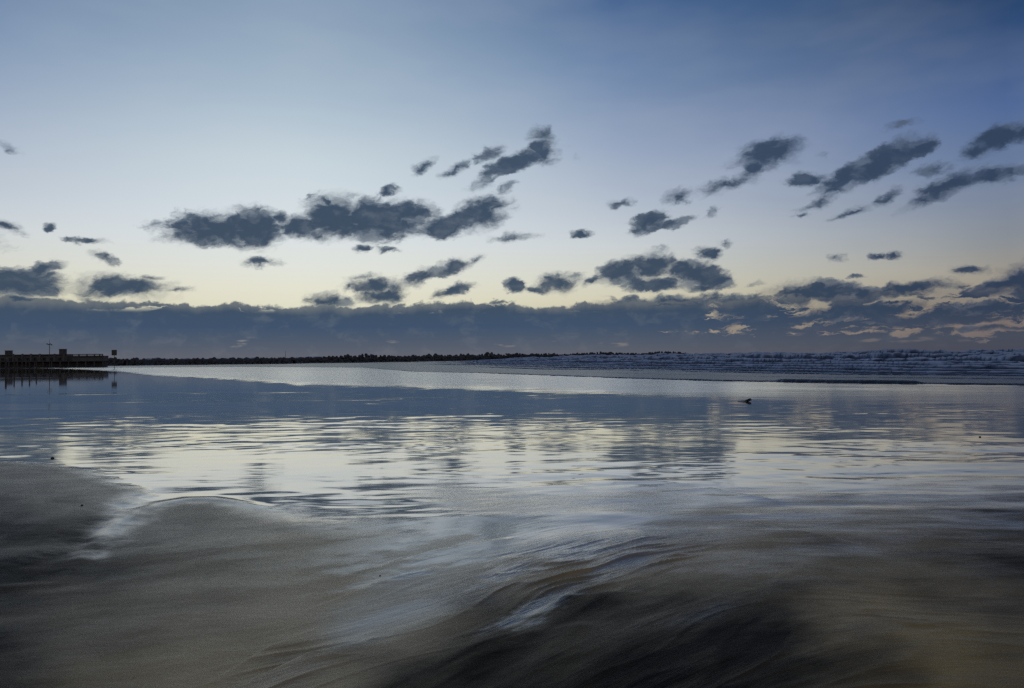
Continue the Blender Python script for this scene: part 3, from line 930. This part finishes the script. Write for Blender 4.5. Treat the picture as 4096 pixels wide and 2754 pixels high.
core.build('core', M_ROCK, bk)

# thin pole on the breakwater
d = ray(1147, 1440)
yy = 262.0
px_, py_ = d.x / d.y * yy, yy
pl = empty('marker_pole', (px_, py_ - 1.5, 0.9))
tag(pl, 'thin bare pole standing up from the rocks of the breakwater', 'pole')
MB().tube((0, 0, 0), (0, 0, 3.0), .07, .045, 8).build('shaft', M_METAL, pl)
MB().tube((0, 0, 3.0), (0, 0, 3.12), .07, .02, 8).build('cap', M_METAL, pl)

# ------------------------------------------------------------------ seafront building on the left
BY = 205.0


def bx(px, y=BY):       # world x of a photo column at depth y
    d_ = ray(px, 1440)
    return d_.x / d_.y * y


def hz(px, py, y=BY):   # world height of a photo point at depth y
    d_ = ray(px, py)
    return EYE + d_.z / d_.y * y


bl = empty('seafront_building', (bx(200), BY, 0.0))
tag(bl, 'long low concrete beach building with flat roof and two roof blocks', 'building')
ox, oy = bx(200), BY
xl, xg0, xg1, xr = bx(-420), bx(268), bx(290), bx(415)
ztop = hz(200, 1420); zlow = hz(280, 1425)
M1 = MB().box(((xl + xg0) / 2 - ox, 1.2, 1.35), (xg0 - xl, 2.4, ztop - 1.35)); M1.build('upper_wall', M_CONC, bl)
M1 = MB().box(((xg0 + xg1) / 2 - ox, 1.3, 1.35), (xg1 - xg0 - .01, 2.0, zlow - 1.35)); M1.build('stair_link', M_CONC2, bl)
M1 = MB().box(((xg1 + xr) / 2 - ox, 1.2, 1.35), (xr - xg1, 2.4, hz(350, 1426) - 1.35)); M1.build('upper_wall', M_CONC, bl)
M1 = MB().box(((xl + xr) / 2 - ox, 1.6, -1.0), (xr - xl - .4, 1.6, 2.21)); M1.build('lower_wall', M_CONC2, bl)
MB().box(((xl + xg0) / 2 - ox, 1.1, ztop + .003), (xg0 - xl + .1, 3.0, .14)).build('roof', M_CONC, bl)
MB().box(((xg1 + xr) / 2 - ox, 1.1, hz(350, 1426) + .003), (xr - xg1 - .02, 3.0, .10)).build('roof', M_CONC, bl)
MB().box(((xl + xr) / 2 - ox, .9, 1.22), (xr - xl + .1, 3.6, .127)).build('floor_slab', M_CONC2, bl)
# roof blocks
for (p0, p1, pt) in ((16, 35, 1404), (233, 253, 1398)):
    hb = hz(p0, pt) - ztop - .143
    blk = MB().box(((bx(p0) + bx(p1)) / 2 - ox, 1.0, ztop + .143), (bx(p1) - bx(p0), 1.3, hb)).build('roof_block', M_CONC2, bl)
    MB().box(((bx(p0) + bx(p1)) / 2 - ox, 1.0, ztop + .146 + hb), (bx(p1) - bx(p0) + .16, 1.46, .08)).build('cap', M_CONC2, blk)
# pilasters along the front, standing a little above the roof edge
for p in (-300, -215, -135, -60, 60, 97, 131, 166, 225, 262):
    MB().box((bx(p) - ox, -.72, 1.352), (.34, .30, hz(max(p, 0), 1416) - 1.352)).build('pilaster', M_CONC, bl)
# balustrade of the terrace on the right: posts and rails
zt = hz(350, 1426) + .105
for p in (294, 320, 352, 382, 403, 414):
    MB().box((bx(p) - ox, -.5, zt), (.26, .26, hz(p, 1417.5) - zt)).build('rail_post', M_CONC, bl)
for k, dz in enumerate((.12, .34)):
    MB().box(((bx(292) + bx(415)) / 2 - ox, -.5, zt + dz), (bx(415) - bx(292), .10, .14)).build('rail', M_CONC2, bl)
# openings and doors of the upper wall
for p in (10, 42, 78, 112, 141, 178, 205, 240):
    w_ = .75
    fr = MB().box((bx(p) - ox, -.02, 1.55), (w_, .10, .72)).build('window', M_DARK, bl)
    MB().box((bx(p) - ox, -.10, 1.48), (w_ + .16, .16, .068)).build('sill', M_CONC, fr)
for p in (42, 141):
    dr = MB().box((bx(p) - ox + .9, .755, 0.05), (.9, .08, 1.1)).build('door', M_DOOR, bl)
# pillars below the slab
for p in range(-330, 420, 34):
    MB().box((bx(p) - ox, -.75, -.6), (.28, .28, 1.817)).build('pillar', M_CONC2, bl)

# lamp mast in front of the roof
lx = bx(198, 203.0)
lm = empty('lamp_mast', (lx, 203.0, 0))
tag(lm, 'tall thin mast with a crosspiece of floodlights rising above the beach building', 'lamp mast')
ztm = hz(198, 1357, 203)
zc = hz(198, 1378, 203)
MB().tube((0, 0, -.3), (0, 0, zc), .10, .07, 10).build('pole', M_METAL, lm)
MB().tube((0, 0, zc), (0, 0, ztm), .045, .02, 8).build('spike', M_METAL, lm)
MB().tube((-.52, 0, zc + .02), (.58, 0, zc - .04), .045, .045, 8).build('crossbar', M_METAL, lm)
for (xx, dz) in ((-.55, .1), (-.2, -.06), (.22, .08), (.58, -.14)):
    MB().box((xx, -.10, zc + dz - .13), (.34, .24, .24), .2).build('floodlight', M_METAL, lm, .02)

# sign on its post
sb = ground(457, 1476)
sy = sb.y
sg = empty('beach_sign', (sb.x, sy, 0))
tag(sg, 'square sign board on a thin post standing alone at the lagoon edge', 'sign')
z0, z1 = hz(457, 1422, sy), hz(457, 1401, sy)
wS = bx(467, sy) - bx(448, sy)
MB().tube((0, .06, -.5), (0, .06, z1 - .05), .05, .045, 10).build('post', M_METAL, sg)
MB().box((0, 0, z0), (wS, .05, z1 - z0)).build('board', M_SIGN, sg, .01)
fr = MB()
for (c_, s_) in (((0, -.005, z0 - .03), (wS + .08, .07, .05)), ((0, -.005, z1 - .02), (wS + .08, .07, .05)), ((-wS / 2 - .02, -.005, z0 + .021), (.04, .07, z1 - z0 - .042)), ((wS / 2 + .02, -.005, z0 + .021), (.04, .07, z1 - z0 - .042))):
    fr.box(c_, s_)
fr.build('frame', M_METAL, sg)
MB().box((0, .03, (z0 + z1) / 2 + .1), (.3, .05, .06)).build('bracket', M_METAL, sg)

# timber posts in the shallows
PP = [(24, 1497), (57, 1494), (88, 1492), (118, 1492), (146, 1488)]
LB = ['thickest leftmost timber post standing in the shallows before the building', 'second timber post from the left in the shallows before the building',
      'middle one of the five timber posts in the shallows', 'fourth timber post from the left in the shallows before the building',
      'rightmost and shortest of the five timber posts in the shallows']
p0_ = None
for i, ((px, py), lb) in enumerate(zip(PP, LB)):
    g = ground(px, py)
    o = empty('timber_post', (g.x, g.y, -.45), i * .7)
    ht = hz(px, 1438, g.y) + .45
    rad = .10 if i else .13
    a_ = MB().tube((0, 0, 0), (.03 * (i - 2) * .5, 0, ht), rad, rad * .86, 10).build('shaft', M_WOOD, o)
    MB().tube((.03 * (i - 2) * .5, 0, ht), (.03 * (i - 2) * .5, 0, ht + .07), rad * 1.12, rad * .7, 10).build('cap', M_METAL, o)
    tag(o, lb, 'post', 'timber posts standing in the shallows')

# ------------------------------------------------------------------ things lying on the sand
g = ground(2985, 1607)
dw = empty('driftwood', (g.x, g.y, g.z + .004))
dw.scale = (.88, .88, .8)
tag(dw, 'small dark lump of driftwood with a thin tail lying alone on wet sand', 'driftwood')
bb = bmesh.new()
nseg, nring = 14, 10
prof = [(-.34, .006, .02), (-.28, .010, .022), (-.20, .013, .025), (-.12, .016, .028), (-.05, .026, .034), (0.0, .045, .05), (.05, .062, .062), (.10, .072, .07), (.14, .070, .078), (.17, .055, .085), (.19, .03, .085), (.2, .008, .08)]
rings = []
for (x_, r_, z_) in prof:
    ring = []
    for k in range(nring):
        a_ = 2 * math.pi * k / nring
        rr_ = r_ * (1 + .14 * math.sin(3 * a_ + x_ * 30) + .06 * RK.normal())
        ring.append(bb.verts.new((x_ + .01 * math.sin(a_), rr_ * math.cos(a_), max(z_ - .012, .0) + rr_ * math.sin(a_) * .9)))
    rings.append(ring)
for r0_, r1_ in zip(rings[:-1], rings[1:]):
    for k in range(nring):
        bb.faces.new((r0_[k], r0_[(k + 1) % nring], r1_[(k + 1) % nring], r1_[k]))
bb.faces.new(rings[0][::-1]); bb.faces.new(rings[-1])
me = bpy.data.meshes.new('body'); bb.to_mesh(me); bb.free()
for p in me.polygons: p.use_smooth = True
me.materials.append(M_KELP)
o = bpy.data.objects.new('body', me); COL.objects.link(o); o.parent = dw
o.rotation_euler = (0, 0, R(-6))
MB().tube((-.1, -.01, .03), (-.30, -.06, .012), .010, .004, 6).build('twig', M_KELP, dw)


def pebble(px, py, size, mat, label, name='pebble', cat='pebble'):
    g = ground(px, py)
    me = bpy.data.meshes.new(name)
    b2 = bmesh.new()
    bmesh.ops.create_icosphere(b2, subdivisions=3, radius=1)
    for v in b2.verts:
        nz = perlin(np.array([v.co.x * 1.3 + px]), np.array([v.co.y * 1.3 + v.co.z]), 5)[0]
        v.co *= 1 + .18 * nz
        v.co.x *= size; v.co.y *= size * .8; v.co.z *= size * .6
    b2.to_mesh(me); b2.free()
    for p in me.polygons: p.use_smooth = True
    me.materials.append(mat)
    o = bpy.data.objects.new(name, me)
    COL.objects.link(o)
    h_, _ = sand_surface(np.array([[g.x]]), np.array([[g.y]]))
    o.location = (g.x, g.y, float(h_[0, 0]) + size * .3)
    tag(o, label, cat)
    return o


pebble(210, 1834, .026, M_RED, 'small reddish pebble at the far left edge of the shining pool')
pebble(328, 2033, .012, M_PEB, 'tiny dark pebble in the damp sand left of the bright curved lip')
pebble(3920, 1750, .020, M_PEB, 'dark pebble far right on the wet flats')
pebble(1520, 2306, .006, M_PEB, 'tiny dark pebble on smooth brown sand in the left foreground')
